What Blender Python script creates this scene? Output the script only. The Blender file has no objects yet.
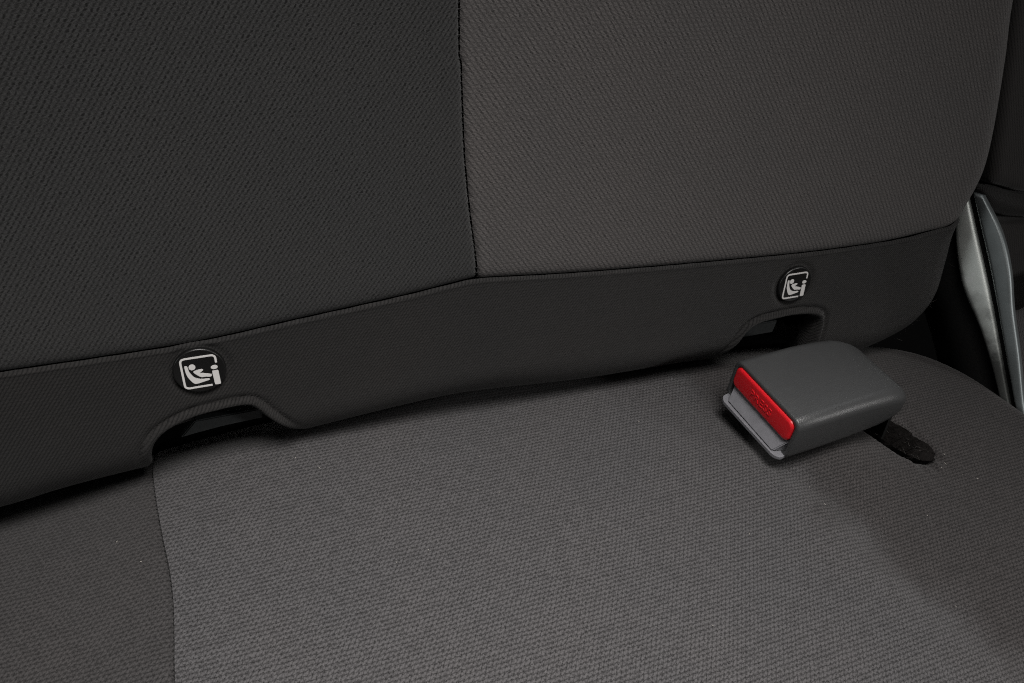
import bpy, bmesh, math, random
import numpy as np
from mathutils import Vector, Matrix

random.seed(3)
rng = np.random.default_rng(3)
SC = bpy.context.scene
COL = SC.collection

# ------------------------------------------------------------------ camera, world, lamps, exposure
cam_d = bpy.data.cameras.new('camera'); cam = bpy.data.objects.new('camera', cam_d); COL.objects.link(cam)
LEAN = math.radians(24)
right = Vector((0.93285551, -0.31422766, 0.1761862))
fwd = Vector((0.32447148, 0.52037936, -0.78988833))
up = right.cross(fwd)
Mx = Matrix((right, up, -fwd)).transposed().to_4x4()
Mx.translation = (0.01443402, -0.18800028, 0.26881203)
cam.matrix_world = Mx
cam_d.sensor_width = 36; cam_d.lens = 28.125; cam_d.clip_start = 0.01; cam_d.clip_end = 50
SC.camera = cam

w = bpy.data.worlds.new('World'); SC.world = w; w.use_nodes = True
bg = w.node_tree.nodes['Background']; bg.inputs[0].default_value = (1.0, 0.97, 0.94, 1); bg.inputs[1].default_value = 0.045


def area(name, loc, target, sx, sy, power, color):
    l = bpy.data.lights.new(name, 'AREA'); l.shape = 'RECTANGLE'; l.size = sx; l.size_y = sy; l.energy = power; l.color = color
    o = bpy.data.objects.new(name, l); COL.objects.link(o); o.location = loc
    o.rotation_euler = (Vector(target) - Vector(loc)).to_track_quat('-Z', 'Y').to_euler()
    return o


key = area('cabin_light', (0.09, -0.09, 0.62), (0.04, -0.25, 0.0), 0.32, 0.26, 2.15, (1.0, 0.97, 0.94)); key.data.spread = math.radians(80)
area('rear_window_light', (0.95, 0.42, 0.85), (0.20, -0.05, 0.0), 0.35, 0.30, 1.0, (0.95, 0.98, 1.0))
area('side_window_light', (1.10, -0.85, 0.72), (0.22, -0.06, 0.0), 0.16, 0.16, 4.0, (1.0, 0.98, 0.96))
area('left_window_light', (-1.30, -0.05, 0.35), (0.20, -0.05, 0.0), 0.5, 0.35, 1.3, (0.97, 1.0, 0.99))
SC.cycles.filter_width = 1.1
SC.cycles.use_denoising = False
SC.view_settings.view_transform = 'Standard'; SC.view_settings.look = 'None'
SC.view_settings.exposure = 0.0; SC.view_settings.gamma = 1.0

# ------------------------------------------------------------------ frames
CL, SL = math.cos(LEAN), math.sin(LEAN)
UW = np.array([0, SL, CL]); NW = np.array([0, -CL, SL]); XW = np.array([1.0, 0, 0])


def bp(u, v, n):                       # backrest plane, millimetres -> world metres
    u, v, n = np.broadcast_arrays(np.asarray(u, float), v, n)
    return (u[..., None] * XW + v[..., None] * UW + n[..., None] * NW) / 1000.0


T8 = math.radians(8)


def seat_z(x, y):                      # base cushion surface (mm)
    z = -45.0 - (y + 3.4) * math.tan(T8)
    near = np.exp(-np.clip(-y - 5, 0, None) / 45.0)
    z = z - 0.00030 * 1000 * ((x - 120) / 1000) ** 2 * 1000 * near
    # the foam sinks towards the crease
    z = z - (6.5 + 4.5 * np.clip((x - 30) / 90.0, 0, 1)) * np.exp(-np.clip(-y - 5, 0, None) / 36.0) * (1 - 0.75 * np.exp(-((x - 275) / 52.0) ** 2))
    # left side panel falls away
    l = np.clip(-22 - x, 0, None); z = z - 8.0 * (1 - np.exp(-(l / 30.0) ** 1.5)) - 0.02 * l
    # valley leading from the buckle towards the front
    vx = np.interp(-y, [40, 76, 90, 102, 126, 154, 183, 260], [232, 238, 246, 254, 259, 264, 276, 300])
    t = (x - vx)
    amp = 7.5 * np.exp(-((-y - 100) / 110.0) ** 2) + 1.0
    z = z - amp * (1 / (1 + np.exp(-t / 5.0))) * np.exp(-np.clip(t, 0, None) / 150.0)
    # the nest the buckle lies in
    z = z - 3.0 * np.exp(-((x - 262) / 34.0) ** 2 - ((y + 42) / 22.0) ** 2)
    z = z - 4.0 * np.exp(-((x - 220) / 22.0) ** 2 - ((y + 38) / 22.0) ** 2)
    z = z + 6.5 * np.exp(-((x - 272) / 30.0) ** 2 - ((y + 76) / 17.0) ** 2)
    # it bends down out of sight beneath the backrest
    yb = np.interp(x, [-80, -59, -27, 35, 121, 183, 256, 300, 345, 400], [-8, -8, -8, -8, 1, -5, -12, -12, -4, -12])
    e = np.clip(y - yb + 1.0, 0, None); z = z - 1.3 * e * e / (e + 12.0)
    # soft waviness of the foam
    z = z + 0.8 * np.sin(x / 29.0 + y / 41.0) + 0.7 * np.sin(x / 53.0 - y / 27.0 + 1.3) + 0.25 * np.sin(x / 13.0 - y / 17.0)
    return z


# ------------------------------------------------------------------ object helpers
def link(name, me, mat=None, parent=None):
    o = bpy.data.objects.new(name, me); COL.objects.link(o)
    if mat: me.materials.append(mat)
    if parent: o.parent = parent
    return o


def empty(name, label, cat, loc=(0, 0, 0), group=None):
    o = bpy.data.objects.new(name, None); COL.objects.link(o); o.location = loc; o.empty_display_size = 0.02
    o['label'] = label; o['category'] = cat
    if group: o['group'] = group
    bpy.context.view_layer.update()
    return o


def put(o, parent):                    # parent a mesh whose vertices are in world space
    o.parent = parent; o.matrix_parent_inverse = Matrix.Translation(-Vector(parent.location))
    return o


def mesh(name, V, F, mat, parent=None, uv=None, smooth=True):
    me = bpy.data.meshes.new(name)
    me.from_pydata([tuple(map(float, p)) for p in V], [], [tuple(map(int, f)) for f in F])
    if uv is not None:
        L = me.uv_layers.new(name='fabric')
        idx = np.empty(len(me.loops), dtype=np.int32); me.loops.foreach_get('vertex_index', idx)
        L.data.foreach_set('uv', np.asarray(uv, dtype=np.float32)[idx].ravel())
    if smooth: me.polygons.foreach_set('use_smooth', [True] * len(me.polygons))
    me.update()
    o = link(name, me, mat)
    if parent: put(o, parent)
    return o


def from_bm(name, bm, mat, parent=None, smooth=False):
    bmesh.ops.recalc_face_normals(bm, faces=bm.faces)
    me = bpy.data.meshes.new(name); bm.to_mesh(me); bm.free()
    if smooth: me.polygons.foreach_set('use_smooth', [True] * len(me.polygons))
    o = link(name, me, mat)
    if parent: put(o, parent)
    return o


def tubes(name, paths, radius, mat, parent=None, sides=5, taper=False):
    V, F = [], []
    for path in paths:
        P = np.asarray(path, float); n = len(P); b0 = len(V)
        for i in range(n):
            t = P[min(i + 1, n - 1)] - P[max(i - 1, 0)]; t = t / (np.linalg.norm(t) + 1e-12)
            a = np.cross(t, [0.3, 0.2, 0.93]); a /= np.linalg.norm(a); b = np.cross(t, a)
            r = radius * (0.35 + 0.65 * math.sin(math.pi * (i + 0.5) / n)) if taper else radius
            for k in range(sides):
                q = 2 * math.pi * k / sides
                V.append(P[i] + r * (math.cos(q) * a + math.sin(q) * b))
        for i in range(n - 1):
            for k in range(sides):
                k2 = (k + 1) % sides
                F.append((b0 + i * sides + k, b0 + i * sides + k2, b0 + (i + 1) * sides + k2, b0 + (i + 1) * sides + k))
        F.append(tuple(b0 + k for k in range(sides))[::-1]); F.append(tuple(b0 + (n - 1) * sides + k for k in range(sides)))
    return mesh(name, V, F, mat, parent)


def catmull(P, n=8, closed=False):
    P = np.asarray(P, float); out = []
    m = len(P); rngi = range(m if closed else m - 1)
    for i in rngi:
        if closed: a, b, c, d = P[(i - 1) % m], P[i], P[(i + 1) % m], P[(i + 2) % m]
        else: a, b, c, d = P[max(i - 1, 0)], P[i], P[i + 1], P[min(i + 2, m - 1)]
        for k in range(n):
            t = k / n
            out.append(0.5 * ((2 * b) + (-a + c) * t + (2 * a - 5 * b + 4 * c - d) * t * t + (-a + 3 * b - 3 * c + d) * t ** 3))
    if not closed: out.append(P[-1])
    return np.array(out)


def sdf(pts, poly):
    """signed distance (positive inside) and gradient to a closed polygon; pts (...,2)"""
    sh = pts.shape[:-1]; p = pts.reshape(-1, 2)
    best = np.full(len(p), 1e18); near = np.zeros_like(p); inside = np.zeros(len(p), bool)
    for i in range(len(poly)):
        a = poly[i]; b = poly[(i + 1) % len(poly)]; e = b - a; L = e @ e
        if L < 1e-12: continue
        t = np.clip(((p - a) @ e) / L, 0, 1); q = a + t[:, None] * e
        d2 = ((p - q) ** 2).sum(1); m = d2 < best
        best[m] = d2[m]; near[m] = q[m]
        c = (a[1] > p[:, 1]) != (b[1] > p[:, 1])
        if c.any():
            xs = a[0] + (p[:, 1] - a[1]) * (b[0] - a[0]) / (b[1] - a[1] + 1e-18)
            inside ^= c & (p[:, 0] < xs)
    d = np.sqrt(best); s = np.where(inside, 1.0, -1.0)
    g = (p - near) / np.maximum(d, 1e-6)[:, None] * s[:, None]
    return (d * s).reshape(sh), g.reshape(sh + (2,))


def roll(p, d, g, R, k=1.0):
    """wrap the sheet round a rolled edge of radius R: returns moved 2-D points and depth pushed back"""
    t = np.clip(R - d, 0, None); q = p + g * t[..., None]
    ang = np.minimum(t / R, math.pi / 2)
    off = R * np.sin(ang); back = R * (1 - np.cos(ang)) + np.clip(t - R * math.pi / 2, 0, None) * k
    m = t > 0
    return np.where(m[..., None], q - g * off[..., None], p), np.where(m, back, 0.0), np.where(m, ang, 0.0)


def spaced(a, b, fine_a=None, fine_b=None, step=1.6):
    """positions from a to b, with finer steps by the ends that carry a seam"""
    L = abs(b - a)

    def ramp():
        s, x, h = [0.0], 0.0, 0.28
        while h < step: x += h; s.append(x); h *= 1.22
        return s
    A = ramp() if fine_a else [0.0]
    B = ramp() if fine_b else [0.0]
    n = max(2, int(round((L - A[-1] - B[-1]) / step)))
    mid = list(np.linspace(A[-1], L - B[-1], n + 1))[1:-1]
    r = A + mid + [L - x for x in reversed(B)]
    sgn = 1 if b > a else -1
    return np.array([a + sgn * x for x in r])


def grid_faces(ni, nj, keep=None):
    F = []
    for i in range(ni - 1):
        for j in range(nj - 1):
            if keep is None or keep[i, j]:
                a = i * nj + j
                F.append((a, a + nj, a + nj + 1, a + 1))
    return F


def compact(V, F, UV):
    F = np.asarray(F); used = np.unique(F); m = np.full(len(V), -1); m[used] = np.arange(len(used))
    return V[used], m[F], UV[used]


# ------------------------------------------------------------------ materials
def new_mat(name):
    m = bpy.data.materials.new(name); m.use_nodes = True
    return m, m.node_tree, m.node_tree.nodes['Principled BSDF']


def plain(name, col, rough=0.5, metal=0.0, spec=0.5, noise=0.12, nscale=400, bump=0.05, rvar=0.1):
    m, t, b = new_mat(name); N = t.nodes
    tc = N.new('ShaderNodeTexCoord'); nz = N.new('ShaderNodeTexNoise'); nz.inputs['Scale'].default_value = nscale; nz.inputs['Detail'].default_value = 5
    t.links.new(tc.outputs['Object'], nz.inputs['Vector'])
    mr = N.new('ShaderNodeMapRange'); mr.inputs['To Min'].default_value = 1 - noise; mr.inputs['To Max'].default_value = 1 + noise
    t.links.new(nz.outputs['Fac'], mr.inputs['Value'])
    mx = N.new('ShaderNodeVectorMath'); mx.operation = 'SCALE'; mx.inputs[0].default_value = col
    t.links.new(mr.outputs[0], mx.inputs['Scale']); t.links.new(mx.outputs[0], b.inputs['Base Color'])
    n2 = N.new('ShaderNodeTexNoise'); n2.inputs['Scale'].default_value = nscale * 0.12; n2.inputs['Detail'].default_value = 6
    t.links.new(tc.outputs['Object'], n2.inputs['Vector'])
    r = N.new('ShaderNodeMapRange'); r.inputs['To Min'].default_value = max(0.02, rough - rvar); r.inputs['To Max'].default_value = min(1, rough + rvar)
    t.links.new(n2.outputs['Fac'], r.inputs['Value']); t.links.new(r.outputs[0], b.inputs['Roughness'])
    b.inputs['Metallic'].default_value = metal; b.inputs['Specular IOR Level'].default_value = spec
    if bump:
        bn = N.new('ShaderNodeBump'); bn.inputs['Strength'].default_value = bump; bn.inputs['Distance'].default_value = 0.0006
        t.links.new(nz.outputs['Fac'], bn.inputs['Height']); t.links.new(bn.outputs[0], b.inputs['Normal'])
    return m


def fabric(name, lo, hi, px, py, shift, kind='nub', warp=1.25, bump=0.45, dist=0.0006, angle=0.0, sheen=0.12, tint=0.10, right_shade=False, nub=0.0, crisp=0.9):
    """woven cloth from the UV map (in millimetres): rows of thread nubs, each row shifted against the last"""
    m, t, b = new_mat(name); N = t.nodes; L = t.links

    def math_(op, a, c=None, d=None):
        n = N.new('ShaderNodeMath'); n.operation = op
        for i, x in enumerate((a, c, d)):
            if x is None: continue
            if isinstance(x, (int, float)): n.inputs[i].default_value = x
            else: L.new(x, n.inputs[i])
        return n.outputs[0]
    uv = N.new('ShaderNodeUVMap'); uv.uv_map = 'fabric'
    nz = N.new('ShaderNodeTexNoise'); nz.inputs['Scale'].default_value = 0.75; nz.inputs['Detail'].default_value = 3
    L.new(uv.outputs[0], nz.inputs['Vector'])
    sub = N.new('ShaderNodeVectorMath'); sub.operation = 'SUBTRACT'; sub.inputs[1].default_value = (0.5, 0.5, 0.5); L.new(nz.outputs['Color'], sub.inputs[0])
    sc = N.new('ShaderNodeVectorMath'); sc.operation = 'SCALE'; sc.inputs['Scale'].default_value = warp; L.new(sub.outputs[0], sc.inputs[0])
    ad = N.new('ShaderNodeVectorMath'); ad.operation = 'ADD'; L.new(uv.outputs[0], ad.inputs[0]); L.new(sc.outputs[0], ad.inputs[1])
    rot = N.new('ShaderNodeVectorRotate'); rot.rotation_type = 'Z_AXIS'; rot.inputs['Angle'].default_value = angle; L.new(ad.outputs[0], rot.inputs['Vector'])
    sep = N.new('ShaderNodeSeparateXYZ'); L.new(rot.outputs[0], sep.inputs[0])
    X, Y = sep.outputs[0], sep.outputs[1]
    sep0 = N.new('ShaderNodeSeparateXYZ'); L.new(uv.outputs[0], sep0.inputs[0])
    ys = math_('DIVIDE', Y, py); row = math_('FLOOR', ys)
    xs = math_('ADD', math_('DIVIDE', X, px), math_('MULTIPLY', row if kind == 'nub' else ys, shift))
    col = math_('FLOOR', xs)
    fx, fy = math_('FRACT', xs), math_('FRACT', ys)
    hx = math_('SINE', math_('MULTIPLY', fx, math.pi)); hy = math_('SINE', math_('MULTIPLY', fy, math.pi))
    cell = N.new('ShaderNodeCombineXYZ'); L.new(col, cell.inputs[0]); L.new(row, cell.inputs[1])
    wn = N.new('ShaderNodeTexWhiteNoise'); wn.noise_dimensions = '2D'; L.new(cell.outputs[0], wn.inputs['Vector'])
    if kind == 'nub':                   # close cloth with a slanting gap between each pair of nubs
        cx = math_('ADD', math_('SUBTRACT', fx, 0.5), math_('MULTIPLY', math_('SUBTRACT', fy, 0.5), shift))
        e1 = math_('POWER', math_('ABSOLUTE', math_('DIVIDE', cx, 0.33)), 2.0)
        e2 = math_('POWER', math_('ABSOLUTE', math_('DIVIDE', math_('SUBTRACT', fy, 0.5), 0.50)), 2.0)
        gap = math_('MAXIMUM', math_('SUBTRACT', 1.0, math_('ADD', e1, e2)), 0.0)
        wob = N.new('ShaderNodeTexNoise'); wob.inputs['Scale'].default_value = 0.8; wob.inputs['Detail'].default_value = 3; L.new(uv.outputs[0], wob.inputs['Vector'])
        gap = math_('MULTIPLY', gap, math_('ADD', 0.02, math_('ADD', math_('MULTIPLY', wob.outputs['Fac'], 0.9), math_('MULTIPLY', wn.outputs['Value'], 0.45))))
        h = math_('SUBTRACT', math_('ADD', 0.72, math_('MULTIPLY', hy, 0.28)), math_('MULTIPLY', gap, 0.95 - 0.1 * nub))
        if nub: h = math_('ADD', math_('MULTIPLY', h, 1 - 0.45 * nub), math_('MULTIPLY', math_('POWER', math_('MULTIPLY', hx, hy), 1.3), math_('MULTIPLY', math_('ADD', 0.85, math_('MULTIPLY', wn.outputs['Value'], 0.3)), 0.75 * nub)))
    else:                               # twill: continuous diagonal ribs, faintly broken along their length
        h = math_('ADD', math_('MULTIPLY', math_('POWER', hx, 0.8), 0.8), math_('MULTIPLY', hy, 0.2))
    fz = N.new('ShaderNodeTexNoise'); fz.inputs['Scale'].default_value = 1.9; fz.inputs['Detail'].default_value = 4; fz.inputs['Roughness'].default_value = 0.7
    L.new(uv.outputs[0], fz.inputs['Vector'])
    big = N.new('ShaderNodeTexNoise'); big.inputs['Scale'].default_value = 0.02; big.inputs['Detail'].default_value = 4
    L.new(uv.outputs[0], big.inputs['Vector'])
    hv = math_('ADD', math_('MULTIPLY', h, math_('ADD', 0.90, math_('MULTIPLY', wn.outputs['Value'], 0.18))), math_('MULTIPLY', math_('SUBTRACT', fz.outputs['Fac'], 0.5), 1.2))
    f = math_('MINIMUM', math_('MAXIMUM', math_('ADD', math_('MULTIPLY', math_('SUBTRACT', hv, 0.70), crisp), 0.60), 0.0), 1.0)
    mix = N.new('ShaderNodeMix'); mix.data_type = 'RGBA'; mix.inputs['A'].default_value = (*lo, 1); mix.inputs['B'].default_value = (*hi, 1)
    L.new(f, mix.inputs['Factor'])
    # wear: faint warm and cool patches, several centimetres across
    bc = N.new('ShaderNodeMix'); bc.data_type = 'RGBA'; bc.inputs['A'].default_value = (1 - tint, 1 - tint * 0.75, 1 - tint * 0.55, 1); bc.inputs['B'].default_value = (1 + tint, 1 + tint * 0.72, 1 + tint * 0.6, 1)
    L.new(big.outputs['Fac'], bc.inputs['Factor'])
    mu = N.new('ShaderNodeMix'); mu.data_type = 'RGBA'; mu.blend_type = 'MULTIPLY'; mu.inputs['Factor'].default_value = 1
    L.new(mix.outputs['Result'], mu.inputs['A']); L.new(bc.outputs['Result'], mu.inputs['B'])
    if right_shade:                          # brown tone and shade right of the crease, painted into the colour
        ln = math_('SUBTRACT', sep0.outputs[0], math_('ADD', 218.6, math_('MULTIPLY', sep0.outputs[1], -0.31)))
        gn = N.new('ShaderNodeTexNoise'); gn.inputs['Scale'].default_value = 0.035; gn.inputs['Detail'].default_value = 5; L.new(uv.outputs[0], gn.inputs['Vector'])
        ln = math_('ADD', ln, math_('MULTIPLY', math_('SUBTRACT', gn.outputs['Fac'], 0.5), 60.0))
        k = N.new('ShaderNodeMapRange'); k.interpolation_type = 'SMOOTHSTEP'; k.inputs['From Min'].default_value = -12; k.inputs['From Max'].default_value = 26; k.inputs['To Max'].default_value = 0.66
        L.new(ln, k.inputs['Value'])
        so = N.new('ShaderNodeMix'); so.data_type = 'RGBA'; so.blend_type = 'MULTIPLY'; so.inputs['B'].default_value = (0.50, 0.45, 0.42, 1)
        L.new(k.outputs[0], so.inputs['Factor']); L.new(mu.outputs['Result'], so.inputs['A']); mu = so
    L.new(mu.outputs['Result'], b.inputs['Base Color'])
    b.inputs['Roughness'].default_value = 0.92; b.inputs['Specular IOR Level'].default_value = 0.18
    b.inputs['Sheen Weight'].default_value = sheen; b.inputs['Sheen Roughness'].default_value = 0.5
    bn = N.new('ShaderNodeBump'); bn.inputs['Strength'].default_value = bump; bn.inputs['Distance'].default_value = dist
    L.new(hv, bn.inputs['Height']); L.new(bn.outputs[0], b.inputs['Normal'])
    return m


M_GREY = fabric('grey_woven_cloth', (0.015, 0.014, 0.014), (0.088, 0.082, 0.080), 2.25, 1.6, 0.52, nub=0.25, crisp=1.25)
M_DARK = fabric('charcoal_mesh_cloth', (0.0045, 0.0045, 0.0045), (0.034, 0.034, 0.034), 1.85, 1.45, -0.56, crisp=1.3)
M_SEAT = fabric('grey_cushion_cloth', (0.010, 0.0097, 0.0099), (0.075, 0.0725, 0.0742), 1.95, 1.72, -0.56, right_shade=True, nub=0.6, crisp=2.0)
M_SIDE = fabric('shaded_cushion_cloth', (0.008, 0.0075, 0.0075), (0.045, 0.0425, 0.0425), 1.95, 1.72, -0.56, nub=0.6, crisp=2.0)  # cushion cloth again, with the left panel's shade put into its colour
M_TWILL = fabric('black_twill_cloth', (0.0025, 0.0025, 0.0025), (0.0225, 0.0215, 0.021), 1.5, 1.5, -0.75, kind='twill', warp=0.5, bump=0.6, dist=0.0005, tint=0.2, sheen=0.08)
M_NEXT = fabric('dark_velour_cloth', (0.006, 0.0055, 0.0055), (0.034, 0.031, 0.030), 1.8, 1.6, 0.5, warp=0.8, bump=0.25)
M_THREAD = plain('black_thread', (0.006, 0.006, 0.006), 0.9, noise=0.3)
M_PLASTIC = plain('black_grained_plastic', (0.040, 0.041, 0.042), 0.36, spec=0.5, noise=0.10, nscale=1800, bump=0.25)
M_BADGE = plain('black_badge_plastic', (0.004, 0.004, 0.004), 0.35, spec=0.5, noise=0.1, nscale=900)
M_PRINT = plain('white_print', (0.56, 0.55, 0.54), 0.6, noise=0.05, bump=0)
M_RED = plain('red_button_plastic', (0.56, 0.008, 0.014), 0.38, spec=0.45, noise=0.05, nscale=900, bump=0.05)
M_LIP = plain('worn_grey_plastic', (0.15, 0.15, 0.163), 0.34, spec=0.5, noise=0.25, nscale=300, bump=0.1, rvar=0.15)
M_STEEL = plain('dull_steel', (0.92, 0.96, 0.93), 0.55, metal=1.0, noise=0.25, nscale=70, bump=0.012, rvar=0.12)
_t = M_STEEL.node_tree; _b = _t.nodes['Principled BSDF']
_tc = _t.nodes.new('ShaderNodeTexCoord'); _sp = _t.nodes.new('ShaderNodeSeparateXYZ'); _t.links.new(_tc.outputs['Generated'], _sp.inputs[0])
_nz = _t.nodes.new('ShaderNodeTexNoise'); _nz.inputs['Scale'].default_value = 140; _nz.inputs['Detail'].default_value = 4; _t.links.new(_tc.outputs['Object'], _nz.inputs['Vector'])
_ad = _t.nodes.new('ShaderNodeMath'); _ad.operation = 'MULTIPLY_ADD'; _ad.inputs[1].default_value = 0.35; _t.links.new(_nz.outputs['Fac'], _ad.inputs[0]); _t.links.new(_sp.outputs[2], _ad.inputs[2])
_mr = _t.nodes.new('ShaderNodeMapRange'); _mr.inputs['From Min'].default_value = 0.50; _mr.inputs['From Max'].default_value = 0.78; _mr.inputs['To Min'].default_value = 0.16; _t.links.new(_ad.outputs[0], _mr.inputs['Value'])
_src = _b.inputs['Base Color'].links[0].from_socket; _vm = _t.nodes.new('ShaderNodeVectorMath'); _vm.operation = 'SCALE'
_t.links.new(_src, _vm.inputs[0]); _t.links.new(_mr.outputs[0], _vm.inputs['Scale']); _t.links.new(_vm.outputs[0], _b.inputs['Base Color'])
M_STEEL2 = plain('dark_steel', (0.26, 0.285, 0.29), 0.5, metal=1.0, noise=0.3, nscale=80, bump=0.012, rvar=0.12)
M_BAR = plain('black_painted_steel', (0.036, 0.040, 0.041), 0.5, spec=0.5, noise=0.25, nscale=500, bump=0.2)
M_LINT = plain('pale_lint', (0.34, 0.32, 0.29), 0.9, noise=0.2, bump=0)
M_FUZZ = plain('grey_fibre', (0.06, 0.056, 0.053), 0.95, noise=0.4, bump=0)
M_FELT = plain('torn_dark_felt', (0.013, 0.0115, 0.011), 1.0, spec=0.1, noise=0.6, nscale=700, bump=1.0)
M_CARPET = plain('black_carpet', (0.006, 0.006, 0.006), 1.0, spec=0.1, noise=0.4, nscale=600, bump=0.5)
M_WEB = plain('black_webbing', (0.008, 0.008, 0.008), 0.85, spec=0.2, noise=0.3, nscale=700, bump=0.3)

# ------------------------------------------------------------------ the setting: what lies under and behind the seat
def slab(name, lo, hi, mat):
    bm = bmesh.new(); bmesh.ops.create_cube(bm, size=1.0)
    for v in bm.verts: v.co = Vector([(lo[i] + hi[i]) / 2 + v.co[i] * (hi[i] - lo[i]) for i in range(3)])
    o = from_bm(name, bm, mat); o['kind'] = 'structure'
    return o


slab('floor', (-1.2, -1.2, -0.34), (1.5, 0.9, -0.30), M_CARPET)
slab('back_wall', (-1.2, 0.42, -0.299), (1.5, 0.45, 0.9), M_CARPET)

# ------------------------------------------------------------------ seat backrest
BACK = empty('folding_seat_back', 'dark car seat backrest with charcoal and grey cloth panels above a black strip', 'seat backrest', tuple(bp(110, -40, -30)))


def v_seam(u): return np.interp(u, SEAM[:, 0], SEAM[:, 1])
SEAM = catmull([(-600, 10), (-130, 10.4), (-63, 10.8), (-31, 10.8), (3, 11.5), (40, 15.0), (80, 18.5), (104, 21.2), (112.7, 21.7), (122, 21.0), (150, 18.4), (185, 16.0), (221, 14.0), (279, 11.3), (320, 10.6), (342, 11.1), (374, 13.6), (420, 15), (600, 15)], 6)
VS = catmull([(114, -200), (113.6, 0), (113.6, 12), (113.2, 21.7), (112.0, 34), (109.9, 48.7), (108.1, 65), (106.9, 81), (105.8, 110), (105.1, 130), (105, 500)], 6)


def u_seam(v): return np.interp(v, VS[:, 1], VS[:, 0])


RB = 22.0
bot = [(-420, -66), (-200, -61), (-110, -58.5), (-78, -57), (-57, -54), (-26, -51.5), (34, -48), (78, -45.3), (114, -44.4), (175, -47.6), (249, -52.5), (300, -60), (335, -65), (358, -64), (377, -56), (389, -43), (394.5, -28), (394.5, -8), (393, 6), (394.5, 18), (398, 31), (399.5, 44), (396.5, 65), (388, 99), (380, 125), (374, 160), (372, 220), (368, 420), (340, 470), (250, 480), (-300, 480), (-400, 460), (-430, 380), (-432, 100)]
OUT = catmull(bot, 6, closed=True)
NOT_L = catmull([(-28, -80), (-28, -50), (-27.6, -42), (-25.0, -31), (-18.6, -23.6), (-7.6, -18.6), (3.7, -16.9), (14, -16.6), (19.5, -18.6), (25.5, -26.5), (33.6, -37.6), (40, -47), (48, -80)], 6, closed=True)
NOT_R = catmull([(240, -90), (243, -52), (246, -42), (249.5, -34), (254.5, -25.5), (262, -21.6), (273, -20.6), (284, -20.4), (296, -22), (303, -25), (306, -30.5), (306, -40), (305, -55), (305, -90)], 6, closed=True)


def smooth_blend(x, a, b): t = np.clip((x - a) / (b - a), 0, 1); return t * t * (3 - 2 * t)


def back_block(side, band):
    """grid of one cloth piece; side 'l' / 'r' / 'a' (whole width), band 'panel' or 'strip'"""
    if band == 'panel': T = np.concatenate([spaced(0, 150, True, None), np.linspace(158, 470, 40)])
    else: T = np.concatenate([spaced(0, -112, True, None, 1.1), np.linspace(-116, -150, 5)])
    if side == 'l': S = np.concatenate([np.linspace(-470, -150, 60)[:-1], spaced(-150, 0, None, True)])
    elif side == 'r': S = np.concatenate([spaced(0, 330, True, None), ])
    else: S = np.concatenate([np.linspace(-470, -150, 60)[:-1], spaced(-150, 330, None, None, 1.1)])
    s, t = np.meshgrid(S, T, indexing='ij')
    u = s + 112.0; v = t + 15
    for _ in range(12):
        v = t + v_seam(u)
        u = s + (u_seam(v) if band == 'panel' else 112.7)
    return s, t, u, v


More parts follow.
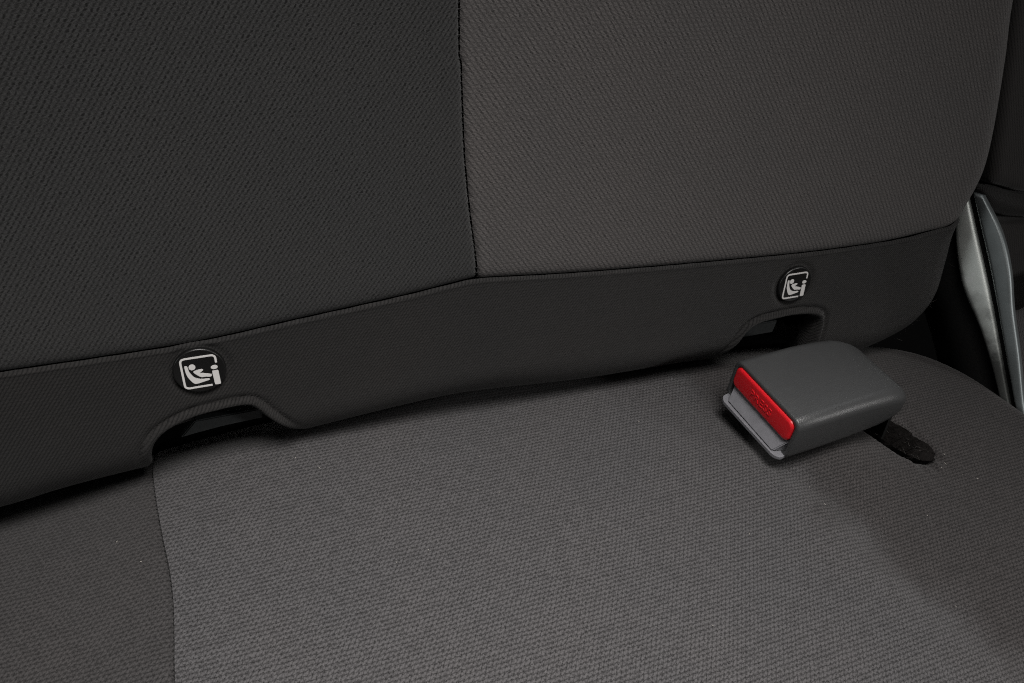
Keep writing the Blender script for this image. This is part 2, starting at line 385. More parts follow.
def build_back(name, side, band, mat):
    s, t, u, v = back_block(side, band)
    p = np.stack([u, v], -1)
    n = np.zeros_like(u)
    # broad shape of the padding
    n += 2.5 * np.sin(np.clip((u - 112) / 270, 0, 1) * math.pi) * smooth_blend(v, 5, 120)
    n += -3.0 * smooth_blend(-u, -100, 120) * smooth_blend(v, 0, 100)
    n += 0.6 * np.sin(u / 43.0 + 0.7) * np.sin(v / 37.0)
    if band == 'panel':
        n += -1.7 * np.exp(-np.abs(t) / 1.6) - 0.8 * np.exp(-np.abs(t) / 9)
        if side == 'l': n += -1.9 * np.exp(-np.abs(s) / 0.8) - 0.7 * np.exp(-np.abs(s) / 7) + 0.12 * np.sin(v / 1.1) * np.exp(-np.abs(s) / 1.5)
        else: n += -0.9 * np.exp(-np.abs(s) / 0.7) + 0.35 * np.exp(-((s - 2.2) / 1.6) ** 2) + 0.25 * rng.normal(0, 1, v.shape[1])[None, :] * np.exp(-np.abs(s) / 0.8) + 0.12 * np.sin(v / 1.2) * np.exp(-np.abs(s) / 1.5)
    else:
        a = -t
        n += -1.8 * np.exp(-a / 0.35) + 0.40 * np.exp(-((a - 0.8) / 0.8) ** 2) + 0.25 * np.exp(-a / 6.0)
        n += 0.10 * np.sin(u / 2.2) * np.exp(-a / 2.0)
        for bu_, bv_ in ((0.6, 0.2), (279.0, -4.6)):      # cloth pressed in round each badge
            rr = np.hypot(u - bu_, v - bv_); n += -0.9 * np.exp(-((rr - 10.3) / 1.6) ** 2)
        # loose cloth of the strip: faint puckers
        n += 0.5 * np.sin(u / 9.0 + v / 14.0) * np.exp(-((u - 370) / 40) ** 2) + 0.5 * np.sin(u / 23.0 - v / 8.0 + 1) * smooth_blend(-v, 5, 40)
    keep = np.ones((u.shape[0] - 1, u.shape[1] - 1), bool)
    if band == 'strip':
        for poly in (NOT_L, NOT_R):
            d, g = sdf(p, poly); d = 4.2 - d; g = -g     # positive away from the opening; the hem is 4.2 mm wide
            hem = np.clip(d, 0, None)
            fade = smooth_blend(sdf(p, OUT)[0], 6, 20)
            n += (1.6 * np.exp(-((hem - 2.4) / 1.7) ** 2) * (d > -1) - 1.5 * np.exp(-((hem - 5.0) / 0.9) ** 2)) * fade
            p2, back, ang = roll(p, d, g, 3.2, 4.0)
            p = p2; n = n - back
            c = (d > -4.5); keep &= c[:-1, :-1] & c[1:, :-1] & c[:-1, 1:] & c[1:, 1:]
    d, g = sdf(p, OUT)
    p2, back, ang = roll(p, d, g, RB)
    # bulge follows the roll: part of n acts sideways
    q = p2 - g * (n * np.sin(ang))[..., None]
    nn = n * np.cos(ang) - back
    c = d > -70; keep &= c[:-1, :-1] & c[1:, 1:]
    P = bp(q[..., 0], q[..., 1], nn).reshape(-1, 3)
    F = grid_faces(*u.shape, keep)
    if band == 'strip': F = [f[::-1] for f in F]
    V, F, UV = compact(P, F, np.stack([u, v], -1).reshape(-1, 2))
    return mesh(name, V, F, mat, BACK, UV)


o = build_back('side_panel', 'l', 'panel', M_DARK); o['label'] = 'charcoal cloth panel left of the vertical seam'
o = build_back('center_panel', 'r', 'panel', M_GREY); o['label'] = 'grey woven cloth panel right of the vertical seam'
o = build_back('lower_strip', 'a', 'strip', M_TWILL); o['label'] = 'black twill strip along the bottom with two slots'

# thread stitches lying across the vertical seam and sunk along the horizontal one
st = []
v = 24.0
while v < 150:
    u = float(u_seam(v)) - 0.3
    st.append(bp([u - 0.5, u, u + 0.5], [v, v + 0.4, v + 0.7], [-2.1, -1.5, -1.4])); v += rng.uniform(2.0, 3.4)
o = tubes('seam_stitching', st, 0.00028, M_THREAD, BACK, 5); o['kind'] = 'stuff'

# padding core: closes the backrest behind the cloth
core = catmull([(-400, -42), (100, -26), (340, -40), (372, -20), (372, 30), (355, 120), (345, 420), (-400, 420)], 4, closed=True)
bm = bmesh.new()
front = [bm.verts.new(bp(a, b, -34.0)) for a, b in core]; rear = [bm.verts.new(bp(a, b, -80.0)) for a, b in core]
bm.faces.new(front); bm.faces.new(rear[::-1])
for i in range(len(core)):
    j = (i + 1) % len(core); bm.faces.new((front[i], front[j], rear[j], rear[i]))
from_bm('foam_core', bm, M_CARPET, BACK)


# ------------------------------------------------------------------ badges
def poly_plate(bm, pts, z0, z1):
    b = [bm.verts.new((x, y, z0)) for x, y in pts]; t = [bm.verts.new((x, y, z1)) for x, y in pts]
    bm.faces.new(t); bm.faces.new(b[::-1])
    for i in range(len(pts)):
        j = (i + 1) % len(pts); bm.faces.new((b[i], b[j], t[j], t[i]))


def stroke(bm, path, wd, z0, z1):
    P = np.asarray(path, float); Lh, Rh = [], []
    for i in range(len(P)):
        t = P[min(i + 1, len(P) - 1)] - P[max(i - 1, 0)]; t /= np.linalg.norm(t); nrm = np.array([-t[1], t[0]]) * wd / 2
        Lh.append(P[i] + nrm); Rh.append(P[i] - nrm)
    for i in range(len(P) - 1):
        poly_plate(bm, [Lh[i], Rh[i], Rh[i + 1], Lh[i + 1]], z0, z1)


def ell(cx, cy, rx, ry, n=28, rot=0.0):
    return [(cx + rx * math.cos(a) * math.cos(rot) - ry * math.sin(a) * math.sin(rot), cy + rx * math.cos(a) * math.sin(rot) + ry * math.sin(a) * math.cos(rot)) for a in [2 * math.pi * i / n for i in range(n)]]


def bmm(name, fill, mat, basis, parent, smooth=False):
    """mesh drawn in local millimetres, put through a basis (origin, ex, ey, ez)"""
    bm = bmesh.new(); fill(bm)
    O, ex, ey, ez = [Vector(map(float, k)) for k in basis]
    for vv in bm.verts: c = vv.co.copy(); vv.co = O + (ex * c.x + ey * c.y + ez * c.z) / 1000.0
    return from_bm(name, bm, mat, parent, smooth)


def disc_fill(bm):
    prof = [(9.6, -2.4), (9.6, 0.1), (9.45, 0.65), (9.15, 0.9), (8.9, 0.88), (8.7, 0.8), (0.01, 0.8)]
    n = 56; rings = []
    for r, z in prof: rings.append([bm.verts.new((r * math.cos(2 * math.pi * i / n), r * math.sin(2 * math.pi * i / n), z)) for i in range(n)])
    for a, b in zip(rings, rings[1:]):
        for i in range(n): j = (i + 1) % n; bm.faces.new((a[i], a[j], b[j], b[i]))


def round_corners(pts, r, n=5):
    P = [np.array(p, float) for p in pts]; out = [P[0]]
    for i in range(1, len(P) - 1):
        a, b, c = P[i - 1], P[i], P[i + 1]; d1 = (a - b) / np.linalg.norm(a - b); d2 = (c - b) / np.linalg.norm(c - b)
        s, e = b + d1 * r, b + d2 * r
        for k in range(n + 1): t = k / n; out.append((1 - t) ** 2 * s + 2 * t * (1 - t) * b + t * t * e)
    out.append(P[-1]); return out


def picto_fill(bm):
    z0, z1 = 0.76, 0.9
    stroke(bm, round_corners([(6.3, 2.6), (6.3, 6.1), (-6.2, 6.1), (-6.2, -7.0), (3.6, -7.0)], 1.7), 0.78, z0, z1)
    seat = catmull([(-5.1, 2.6), (-4.5, 3.0), (-4.0, 2.4), (-3.7, 0.2), (-2.4, -2.3), (-0.9, -3.3), (0.6, -3.7), (2.7, -3.9), (2.9, -4.5), (1.2, -4.9), (-1.6, -5.4), (-2.9, -5.0), (-4.2, -2.8), (-4.9, -0.6)], 4, closed=True)
    poly_plate(bm, [tuple(q) for q in seat], z0, z1 + 0.004)
    body = catmull([(-2.3, 0.0), (-0.9, 0.6), (0.9, 0.7), (1.2, 0.2), (0.4, -0.5), (-0.2, -0.9), (1.3, -1.2), (3.6, -2.0), (4.0, -2.6), (3.4, -3.2), (1.7, -2.9), (0.2, -2.8), (-1.2, -1.6)], 4, closed=True)
    poly_plate(bm, [tuple(q) for q in body], z0, z1 + 0.004)
    poly_plate(bm, ell(-2.45, 2.1, 1.2, 1.25), z0, z1 + 0.004)
    poly_plate(bm, ell(5.35, 0.75, 1.25, 0.9), z0, z1 + 0.004)
    an = round_corners([(5.5, -0.75), (6.6, -0.75), (6.75, -7.1), (4.55, -7.1), (4.3, -0.75), (5.5, -0.75)], 0.45, 4)[:-1]
    poly_plate(bm, [tuple(q) for q in an], z0, z1 + 0.004)


def badge(u0, v0, n0, rot, tilt, shear=0.0):
    ex = XW * math.cos(rot) + UW * math.sin(rot); ey = -XW * math.sin(rot) + UW * math.cos(rot); ez = NW
    a = tilt; ex, ez = ex * math.cos(a) - ez * math.sin(a), ez * math.cos(a) + ex * math.sin(a)
    B = (bp(u0, v0, n0), ex, ey, ez)
    d = bmm('child_seat_badge', disc_fill, M_BADGE, B, BACK, True)
    pm = bmm('pictogram', picto_fill, M_PRINT, B, None)
    pm.parent = d; pm.matrix_parent_inverse = d.matrix_basis.inverted()
    pm.matrix_parent_inverse = Matrix.Identity(4)
    return d


badge(0.6, 0.2, 0.4, 0.0, 0.0)
badge(279.0, -4.6, 0.4, math.radians(0), 0.0)

# frayed fibres along the right end of the strip
fr = []
for k in range(70):
    a = rng.uniform(0, 1); uu = np.interp(a, [0, 0.35, 0.7, 1], [394, 390, 372, 350]); vv = np.interp(a, [0, 0.35, 0.7, 1], [-8, -38, -57, -60]); nn = -14 + rng.uniform(-6, 3)
    L = rng.uniform(1.0, 3.2); d = rng.normal(0, 1, 3); c = np.array([uu + 4, vv - 2, nn])
    path = [c, c + d * L * 0.4 + (0.5, -0.3, 0.3), c + d * L * 0.7 + rng.normal(0, 0.4, 3) + (1, -0.6, 0.2)]
    fr.append([bp(*q) for q in path])
o = tubes('frayed_fibre', fr, 0.00007, M_FUZZ, BACK, 3); o['kind'] = 'stuff'

# ------------------------------------------------------------------ seat cushion
CUSH = empty('seat_cushion', 'grey cloth seat cushion with a seam at left and a buckle slot at right', 'seat cushion', (0.12, -0.12, -0.06))
COUT = catmull([(-480, 60), (-100, 62), (200, 60), (305, 44), (344, 18), (373, 2), (394, -15), (405, -41), (411, -76), (416, -110), (410, -170), (414, -280), (400, -420), (340, -450), (-400, -450), (-480, -430)], 6, closed=True)
LS = catmull([(-27, 60), (-26.2, 0), (-25.4, -17.4), (-24.4, -30), (-23.1, -43.8), (-21.3, -60), (-20.8, -73.7), (-21.4, -88), (-22.2, -103.7), (-24, -160), (-28, -300), (-30, -480)], 6)[::-1]
HOLE = catmull([(299, -58), (305, -70), (311.5, -81), (317.5, -88.5), (322, -92), (327, -93.5), (331, -90.5), (332, -85), (328.5, -79), (328, -74.5), (321.5, -65.5), (319, -60.5), (310, -53)], 6, closed=True)


def x_seam(y): return np.interp(y, LS[:, 1], LS[:, 0])


def slot_edge(d, x):                   # how the cloth turns down into the slot
    d = np.clip(d, 0, None)
    hem = 1.0 * np.exp(-((d - 3.6) / 2.2) ** 2) * (1 - smooth_blend(x, 312, 324))
    return hem - 2.8 * np.exp(-d / 1.5) - 3.8 * np.exp(-d / (8.0 + 8 * smooth_blend(x, 312, 326))) + 0.8 * np.sin(x * 0.9) * np.exp(-((d - 3) / 4.0) ** 2) * smooth_blend(x, 308, 320)


def build_cushion(name, side, mat):
    Yg = np.concatenate([np.linspace(62, 6, 25)[:-1], spaced(6, -230, None, None, 1.5), np.linspace(-238, -462, 40)])
    S = spaced(0, -130, True, None) if side == 'l' else spaced(0, 455, True, None, 1.5)
    if side == 'l': S = np.concatenate([S, np.linspace(-140, -460, 40)])
    s, y = np.meshgrid(S, Yg, indexing='ij')
    x = s + x_seam(y); p = np.stack([x, y], -1)
    z = seat_z(x, y)
    if side == 'l': z += -1.6 * np.exp(-np.abs(s) / 1.1) - 0.9 * np.exp(-np.abs(s) / 6)
    else: z += -1.0 * np.exp(-np.abs(s) / 0.7) + 0.3 * np.exp(-((s - 2.2) / 1.8) ** 2)
    z += 0.10 * np.sin(y / 1.1) * np.exp(-np.abs(s) / 1.4)
    if side == 'r':
        d, g = sdf(p, HOLE); d = -d; g = -g             # d > 0 outside the slot
        m = (d > -1.0) & (d < 0.85)
        p = np.where(m[..., None], p - g * d[..., None], p); d = np.where(m, 0.0, d)   # snap a clean rim
        z = seat_z(p[..., 0], p[..., 1]) + slot_edge(d, p[..., 0])
        d0 = d
    d, g = sdf(p, COUT)
    R = 14.0
    p2, back, ang = roll(p, d, g, R)
    keep = (d[:-1, :-1] > -60) & (d[1:, 1:] > -60)
    P = np.stack([p2[..., 0], p2[..., 1], z - back], -1).reshape(-1, 3) / 1000.0
    F = grid_faces(*x.shape, keep)
    if side == 'r': F = [f[::-1] for f in F]
    if side == 'r':
        c = d0 > -0.01; keep &= c[:-1, :-1] & c[1:, :-1] & c[:-1, 1:] & c[1:, 1:]
        F = [f[::-1] for f in grid_faces(*x.shape, keep)]
    V, F, UV = compact(P, F, p.reshape(-1, 2))
    return mesh(name, V, F, mat, CUSH, UV)


o = build_cushion('side_panel', 'l', M_SIDE); o['label'] = 'narrow cushion panel left of the curved seam'
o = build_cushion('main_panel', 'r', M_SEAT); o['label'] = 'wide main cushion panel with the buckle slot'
# lining of the slot: ragged felt walls falling to a dark floor
HC = HOLE.mean(0); rings = []; VV = []; FF = []
nh = len(HOLE)
for f_, dz in ((1.06, -1.2), (1.0, -3.4), (0.93, -6), (0.84, -10), (0.72, -15), (0.55, -19), (0.30, -21), (0.02, -22)):
    for hx, hy in HOLE:
        q = HC + (np.array([hx, hy]) - HC) * f_
        deep = 1 - 0.45 * float(smooth_blend(np.array(q[0] - q[1] * 0.55), 362, 384))
        VV.append((q[0] + rng.normal(0, 0.4), q[1] + rng.normal(0, 0.4), float(seat_z(np.array(q[0]), np.array(q[1]))) + (dz if f_ > 0.97 else dz * deep * (1.0 + 0.9 * float(1 - smooth_blend(np.array(q[0]), 310, 322))) - 1.0) + rng.normal(0, 0.45) * (f_ < 1.0)))
for a in range(7):
    for i in range(nh):
        k2 = (i + 1) % nh; FF.append((a * nh + i, a * nh + k2, (a + 1) * nh + k2, (a + 1) * nh + i))
mesh('slot_lining', np.array(VV) / 1000, FF, M_FELT, CUSH)
st = []
y = -8.0
while y > -230:
    xx = float(x_seam(y)) - 0.2; zz = float(seat_z(np.array(xx), np.array(y)))
    st.append(np.array([(xx - 0.5, y, zz - 1.9), (xx, y - 0.4, zz - 1.3), (xx + 0.5, y - 0.7, zz - 1.2)]) / 1000); y -= rng.uniform(2.0, 3.6)
o = tubes('seam_stitching', st, 0.00028, M_THREAD, CUSH, 5); o['kind'] = 'stuff'

# lint and stray hairs on the cloth
ln = []
for (x, y, L) in [(251.9, -102.7, 1.2), (39.9, -27.9, 1.6), (189.5, -37.9, 0.9), (207.1, -107.2, 0.8), (150, -90, 0.6), (232, -110, 0.7), (-40, -40, 0.8), (110, -60, 0.6), (300, -120, 0.7), (60, -80, 0.5), (280, -160, 0.6), (340, -110, 0.8), (331, -98, 1.3), (327, -99.5, 0.9), (335, -93, 0.8), (310, -62, 1.0)]:
    a = rng.uniform(0, 6.28); pts = []
    for q in (-0.5, 0, 0.5):
        xx = x + q * L * math.cos(a); yy = y + q * L * math.sin(a) + (0.15 * L if q == 0 else 0)
        pts.append((xx, yy, float(seat_z(np.array(xx), np.array(yy))) + 0.35))
    ln.append(np.array(pts) / 1000)
for k in range(22):
    x, y = rng.uniform(-60, 360), rng.uniform(-200, -15); L = rng.uniform(0.3, 0.8); a = rng.uniform(0, 6.28)
    pts = [(x + q * L * math.cos(a), y + q * L * math.sin(a), float(seat_z(np.array(x), np.array(y))) + 0.25) for q in (-0.5, 0, 0.5)]
    ln.append(np.array(pts) / 1000)
o = tubes('lint', ln, 0.00012, M_LINT, CUSH, 4, True); o['kind'] = 'stuff'
hr = []
for k in range(50):
    a = rng.uniform(0, 2 * math.pi); i = rng.integers(len(HOLE)); hx, hy = HOLE[i]
    if hx < 312 and rng.uniform() < 0.75: continue
    c = np.array([hx, hy, float(seat_z(np.array(hx), np.array(hy))) - 5.0 + rng.uniform(-3, 1)])
    d = rng.normal(0, 1, 3); d[2] = abs(d[2]) * 0.5; inward = np.array([318 - hx, -80 - hy, 0]); inward /= np.linalg.norm(inward)
    L = rng.uniform(1.2, 4.0); hr.append(np.array([c, c + (d * 0.5 + inward * 0.4) * L * 0.5, c + (d * 0.6 + inward) * L]) / 1000)
o = tubes('frayed_fibre', hr, 0.00008, M_FUZZ, CUSH, 3); o['kind'] = 'stuff'
hair = np.array([(367.5, -41, 0), (369.5, -45, 0), (371.5, -51, 0)])
hair[:, 2] = [float(seat_z(np.array(a), np.array(b))) - 1.2 for a, b, _ in hair]
tubes('stray_hair', [hair / 1000], 0.00009, M_LINT, CUSH, 4)

# ------------------------------------------------------------------ anchor bars deep in the two slots
def bar(name, label, pts, n0, loc):
    t = empty(name, label, 'anchor bar', loc, 'child seat anchor bars')

    def fill(bm):
        poly_plate(bm, pts, n0 - 4, n0)
        bmesh.ops.bevel(bm, geom=list(bm.edges), offset=0.45, segments=2, affect='EDGES')
    bmm('bar', fill, M_BAR, ((0, 0, 0), XW, UW, NW), t)
    ua, ub = min(p[0] for p in pts), max(p[0] for p in pts); vt = max(p[1] for p in pts)
    for q in (ua + 7.5, ub - 6.5):
        bmm('bracket', lambda bm: poly_plate(bm, [(q, vt - 4), (q + 3.5, vt - 4), (q + 3.5, vt - 1), (q, vt - 1)], n0 - 34, n0 - 4.1), M_BAR, ((0, 0, 0), XW, UW, NW), t)
    return t


bar('anchor_bar', 'dull grey metal anchor bar in the slot under the left round badge', [(-12.5, -40.5), (-5.7, -33.2), (20.4, -33.0), (21.0, -37.9), (4.0, -37.7)], -15, tuple(bp(5, -37, -18)))
bar('anchor_bar', 'dull grey metal anchor bar in the slot above the red buckle button', [(266.5, -42), (268.8, -35.1), (288.3, -35.2), (286.7, -42.2)], -15, tuple(bp(277, -39, -18)))

# ------------------------------------------------------------------ seat belt buckle
BUC = empty('seat_belt_buckle', 'black plastic seat belt buckle with red PRESS button lying on the grey cushion', 'belt buckle', (0.265, -0.054, -0.045))
el = np.array([0.9982, 0.0600, -0.0065]); ew = np.array([0.0597, -0.9673, 0.2466]); eh = np.array([-0.0085, 0.2465, 0.9691])
# origin: front end, far top corner
BO = np.array([0.23634, -0.03034, -0.01686])
BB = (BO, el, ew, eh)
W, T, LEN = 46.5, 24.0, 67.7


def rrect(w0, w1, h0, h1, r, n=6):
    out = []
    for cx, cy, a0 in ((w1 - r, h1 - r, 0), (w0 + r, h1 - r, 90), (w0 + r, h0 + r, 180), (w1 - r, h0 + r, 270)):
        for k in range(n + 1):
            a = math.radians(a0 + 90 * k / n); out.append((cx + r * math.cos(a), cy + r * math.sin(a)))
    return out


def housing(bm):
    secs = []
    # outer skin: stations along the length (l, inset w far, inset w near, drop of top, raise of bottom, corner radius)
    st = [(0.0, 0.9, 0.9, 0.9, 0.9, 4.2), (0.35, 0.3, 0.3, 0.3, 0.3, 4.6), (1.0, 0, 0, 0, 0, 4.8), (15, -0.3, -0.2, -0.5, 0, 5.2), (32, -0.4, -0.2, -0.8, 0.2, 5.6), (45, -0.1, 0.0, -0.4, 0.8, 5.8),
          (55, 0.4, 0.1, 0.2, 1.5, 6), (60, 1.6, 0.3, 0.9, 2.2, 6.2), (64.5, 3.8, 0.7, 2.0, 3.2, 6.2), (67.5, 6.6, 1.3, 3.5, 4.4, 5.8), (69.6, 9.6, 2.4, 5.6, 5.6, 4.6), (70.8, 12, 3.8, 7.4, 7.0, 3.2), (71.2, 14, 5.5, 9.0, 8.5, 1.6)]
    for l, a, b, t, bt, r in st:
        secs.append([bm.verts.new((l, w, h)) for w, h in rrect(-0.5 + a, W - b, -T + bt, -t, r)])
    # recess at the front
    inner = []
    for l, ins, r in ((0.0, 2.2, 3.2), (0.5, 2.6, 3.0), (5.0, 2.7, 3.0)):
        inner.append([bm.verts.new((l, w, h)) for w, h in rrect(-0.5 + ins, W - ins, -T + ins, -ins, r)])
    chain = inner[::-1] + secs
    n = len(secs[0])
    for A, B in zip(chain, chain[1:]):
        for i in range(n): j = (i + 1) % n; bm.faces.new((A[i], A[j], B[j], B[i]))
    bm.faces.new(inner[-1]); bm.faces.new(secs[-1][::-1])


hs = bmm('housing', housing, M_PLASTIC, BB, BUC, True)


def button(bm):
    rows = []
    for l, ins in ((4.6, 0), (0.2, 0.0), (-0.5, 0.25), (-0.95, 0.9), (-1.05, 1.6)):
        rows.append([bm.verts.new((l, w, h)) for w, h in rrect(2.2 + ins, W - 2.7 - ins, -14.2 + ins, -2.4 - ins, max(3.4 - ins, 1.2), 8)])
    n = len(rows[0])
    for A, B in zip(rows, rows[1:]):
        for i in range(n): j = (i + 1) % n; bm.faces.new((A[i], A[j], B[j], B[i]))
    bm.faces.new(rows[-1]); bm.faces.new(rows[0][::-1])


btn = bmm('press_button', button, M_RED, BB, BUC, True)
# raised lettering
cu = bpy.data.curves.new('lettering', 'FONT'); cu.body = 'PRESS'; cu.size = 5.6; cu.extrude = 0.22; cu.bevel_depth = 0.07; cu.resolution_u = 3
cu.align_x = 'CENTER'; cu.align_y = 'CENTER'; cu.space_character = 1.12
tmp = bpy.data.objects.new('tmp', cu); COL.objects.link(tmp); bpy.context.view_layer.update()
me = bpy.data.meshes.new_from_object(tmp.evaluated_get(bpy.context.evaluated_depsgraph_get())); bpy.data.objects.remove(tmp)
for vv in me.vertices:
    c = vv.co.copy(); P = BO + (el * (-1.05 - c.z) + ew * (W / 2 - 0.5 + c.x) + eh * (-8.3 + c.y)) / 1000.0; vv.co = P
me.name = 'lettering'; me.materials.clear()
lt = link('lettering', me, M_RED); lt.parent = btn


def lip(bm):
    # grey tongue guide: a tray below the button that sticks out of the front
    def outl(ins, l1): return round_corners([(l1, 2 + ins), (-3.2 + ins, 2 + ins), (-5.2 + ins, 5 + ins), (-4.4 + ins, W - 4 - ins), (-2.2 + ins, W - 1.0 - ins), (l1, W - 2.2 - ins)], 1.6, 4)
    lo = outl(0, 4.8)
    b = [bm.verts.new((x, y, -22.8 + x * 0.12)) for x, y in lo]; t = [bm.verts.new((x, y, -21.3 + x * 0.12)) for x, y in lo]
    bm.faces.new(t); bm.faces.new(b[::-1])
    for i in range(len(lo)): j = (i + 1) % len(lo); bm.faces.new((b[i], b[j], t[j], t[i]))
    bmesh.ops.bevel(bm, geom=[e for e in bm.edges if abs(e.verts[0].co.z - e.verts[1].co.z) < 1.6 and e.calc_face_angle(0) > 1.0], offset=0.5, segments=2, affect='EDGES')


bmm('tongue_guide', lip, M_LIP, BB, BUC)


def face_lower(bm):                    # sloping lower front face between the button and the tray
    pts = [(0.7, -14.6), (-3.9, -21.3), (4.7, -21.0), (4.7, -13.8)]
    a = [bm.verts.new((x, 6.5 if x < -2 else 3.0, z)) for x, z in pts]; b = [bm.verts.new((x, W - (6.0 if x < -2 else 3.0), z)) for x, z in pts]
    bm.faces.new(a); bm.faces.new(b[::-1])
    for i in range(4): j = (i + 1) % 4; bm.faces.new((a[i], b[i], b[j], a[j]))
    bmesh.ops.bevel(bm, geom=list(bm.edges), offset=0.5, segments=2, affect='EDGES')


bmm('front_ramp', face_lower, M_LIP, BB, BUC)


def strap(bm):                         # stalk: webbing from the housing down into the slot
    path = [(56, -13), (64, -15), (71, -20), (76, -28), (79, -42), (80, -70)]
    rows = []
    for i, (l, h) in enumerate(path):
        w0, w1 = 18 + i * 1.0, 40 - i * 0.5
        rows.append([bm.verts.new((l, w0, h)), bm.verts.new((l, w1, h)), bm.verts.new((l - 1.6, w1, h - 1.6)), bm.verts.new((l - 1.6, w0, h - 1.6))])
    for A, B in zip(rows, rows[1:]):
        for i in range(4): j = (i + 1) % 4; bm.faces.new((A[i], A[j], B[j], B[i]))
    bm.faces.new(rows[0]); bm.faces.new(rows[-1][::-1])


bmm('strap', strap, M_WEB, BB, BUC)

# ------------------------------------------------------------------ hinge bracket by the right edge
HIN = empty('seat_hinge_bracket', 'dull steel hinge bracket of two plates beside the right end of the backrest', 'hinge bracket', (0.403, -0.03, -0.03))
MN = np.array([-0.93312271, -0.21509837, 0.28812272])


def plate(name, A, B, mat, thick, crown):
    A = catmull(np.array(A), 6) / 1000; B = catmull(np.array(B), 6) / 1000
    V, F, k = [], [], 11
    for a, b in zip(A, B):
        for i in range(k):
            t = i / (k - 1); e = math.sqrt(max(0.0, 1 - (2 * t - 1) ** 2 * 0.999))
            V.append(a + (b - a) * t + MN * (crown * (e ** 0.22 - 1)))
        for i in range(k):
            t = 1 - i / (k - 1); V.append(a + (b - a) * t - MN * (thick + crown))
    m = 2 * k; n = len(A)
    for r in range(n - 1):
        for i in range(m):
            j = (i + 1) % m; F.append((r * m + i, r * m + j, (r + 1) * m + j, (r + 1) * m + i))
    F.append(tuple(range(m))[::-1]); F.append(tuple((n - 1) * m + i for i in range(m)))
    return mesh(name, V, F, mat, HIN)


LL = [(399.1, 26.4, 8.1), (398.3, 11.4, -6.6), (398.6, -9.5, -21.2), (400.7, -31.2, -30.6), (402.1, -50.1, -40.2), (403.0, -70.0, -51.9), (403.6, -84, -61)]
LR = [(401.4, 26.0, 15.0), (402.3, 8.2, 4.0), (403.0, -8.6, -6.2), (403.6, -27.3, -18.2), (404.1, -48.1, -32.1), (404.8, -73.1, -48.6), (405, -88, -57)]
RL = [(402.1, 24.3, 16.6), (403.0, 6.8, 5.3), (403.7, -9.9, -4.9), (404.3, -28.5, -16.9), (404.8, -49.2, -30.7), (405.5, -74.2, -47.2), (406, -89, -56)]
RR = [(403.8, 19.7, 18.6), (406.4, -0.6, 10.9), (407.3, -18.5, 0.1), (407.0, -35.4, -13.3), (407.2, -55.3, -27.7), (407.1, -76.6, -43.9), (407.2, -91, -53)]
LRn = [tuple(np.array(a) + 0.06 * (np.array(b) - np.array(a))) for a, b in zip(LR, LL)]
RLn = [tuple(np.array(a) + 0.05 * (np.array(b) - np.array(a))) for a, b in zip(RL, RR)]
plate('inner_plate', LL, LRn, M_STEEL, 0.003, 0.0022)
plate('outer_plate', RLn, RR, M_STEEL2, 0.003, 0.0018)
gA = catmull(np.array(LRn), 6) / 1000 - MN * 0.0032; gB = catmull(np.array(RLn), 6) / 1000 - MN * 0.0032
gm = len(gA)
mesh('gap_shade', list(gA) + list(gB), [(i, i + 1, gm + i + 1, gm + i) for i in range(gm - 1)], M_CARPET, HIN)  # black strip added to stand for the shade between the plates
A = catmull(np.array(LL), 6) / 1000
fv = [a + MN * -0.004 for a in A] + [a + np.array([0.001, 0.034, -0.022]) for a in A] + [a + np.array([0.003, 0.034, -0.022]) for a in A] + [a + MN * -0.006 for a in A]
m = len(A); ff = []
for q in range(4):
    q2 = (q + 1) % 4
    for i in range(m - 1): ff.append((q * m + i, q * m + i + 1, q2 * m + i + 1, q2 * m + i))
mesh('side_flange', fv, ff, M_CARPET, HIN)


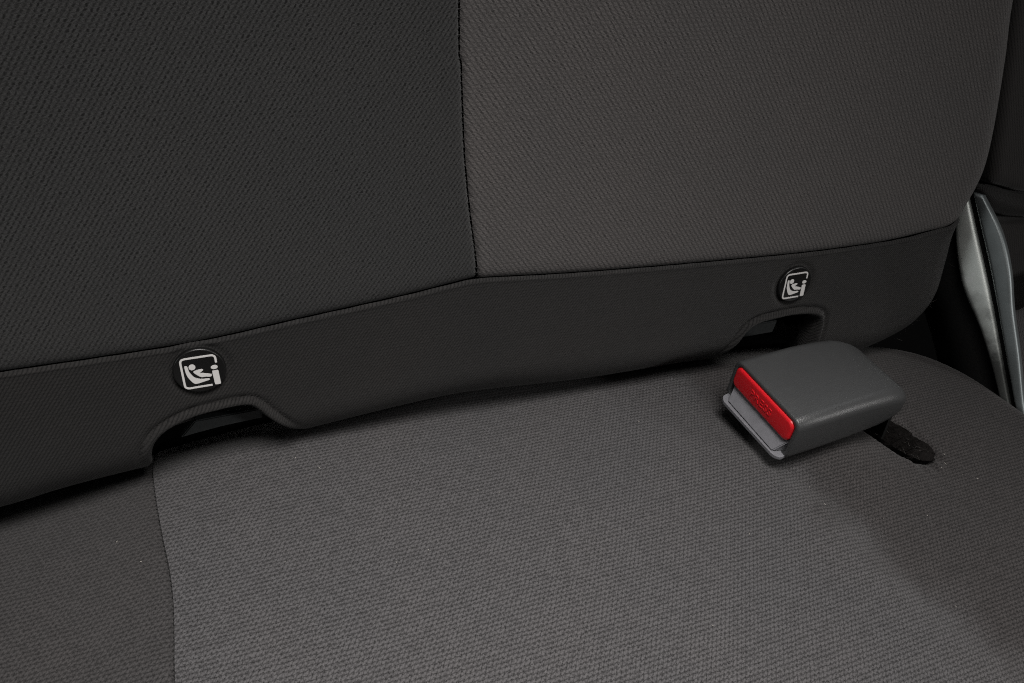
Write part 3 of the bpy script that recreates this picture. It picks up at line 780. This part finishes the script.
# ------------------------------------------------------------------ neighbouring seat at the right edge
def pad(name, outline, frame, R, mat, parent, step=2.0, bulge=None, depth=60):
    O = catmull(outline, 6, closed=True)
    lo, hi = O.min(0) - 4 - depth * 0.3, O.max(0) + 4 + depth * 0.3
    a, b = np.meshgrid(np.arange(lo[0], hi[0], step), np.arange(lo[1], hi[1], step), indexing='ij')
    p = np.stack([a, b], -1); d, g = sdf(p, O)
    n = bulge(a, b) if bulge else np.zeros_like(a)
    q, back, ang = roll(p, d, g, R, 3.0)
    keep = (d[:-1, :-1] > -depth * 0.3) & (d[1:, 1:] > -depth * 0.3)
    P = frame(q[..., 0], q[..., 1], n - back).reshape(-1, 3)
    F = [f for f in grid_faces(*a.shape, keep)]
    V, F, UV = compact(P, F, p.reshape(-1, 2))
    return mesh(name, V, F, mat, parent, UV)


NEX = empty('adjacent_seat', 'neighbouring dark cloth car seat partly seen past the right side of the backrest', 'car seat', (0.50, 0.03, -0.06))
NBK = lambda u, v, n: bp(u, v, n - 30)
pad('back_panel', [(398, 140), (404, 120), (419, 70), (431, 30), (436, 21.5), (450, 17), (470, 12), (520, 8), (640, 8), (640, 260), (400, 260), (394, 200)], NBK, 7, M_NEXT, NEX, 1.8)
pad('lower_strip', [(432, 17), (444, 17.5), (470, 11), (520, 6), (640, 6), (640, -12), (520, -10), (470, -4), (452, 0), (438, 6)], lambda u, v, n: bp(u, v, n - 29), 8, M_TWILL, NEX, 1.5)
pad('inner_side', [(447, -4), (470, -8), (640, -16), (640, -110), (505, -100), (488, -70), (470, -38)], lambda u, v, n: bp(u, v, n - 34), 6, M_NEXT, NEX, 1.8)


def adj_frame(x, y, n):
    z = -42.0 - (y + 30) * -0.30 * 0.0 + 0.55 * (y + 34)
    return np.stack([x, y, z + n], -1) / 1000.0


M_ADJ = fabric('adjacent_cushion_cloth', (0.012, 0.0115, 0.0115), (0.060, 0.057, 0.058), 2.0, 1.75, -0.62)
pad('cushion', [(431, -26), (440, -22), (640, -20), (640, -260), (436, -260), (432, -160), (430, -90), (429, -40)], lambda x, y, n: np.stack([x, y, -41 + 0.62 * np.clip(y + 30, -60, 20) + n], -1) / 1000.0, 8, M_ADJ, NEX, 2.0)
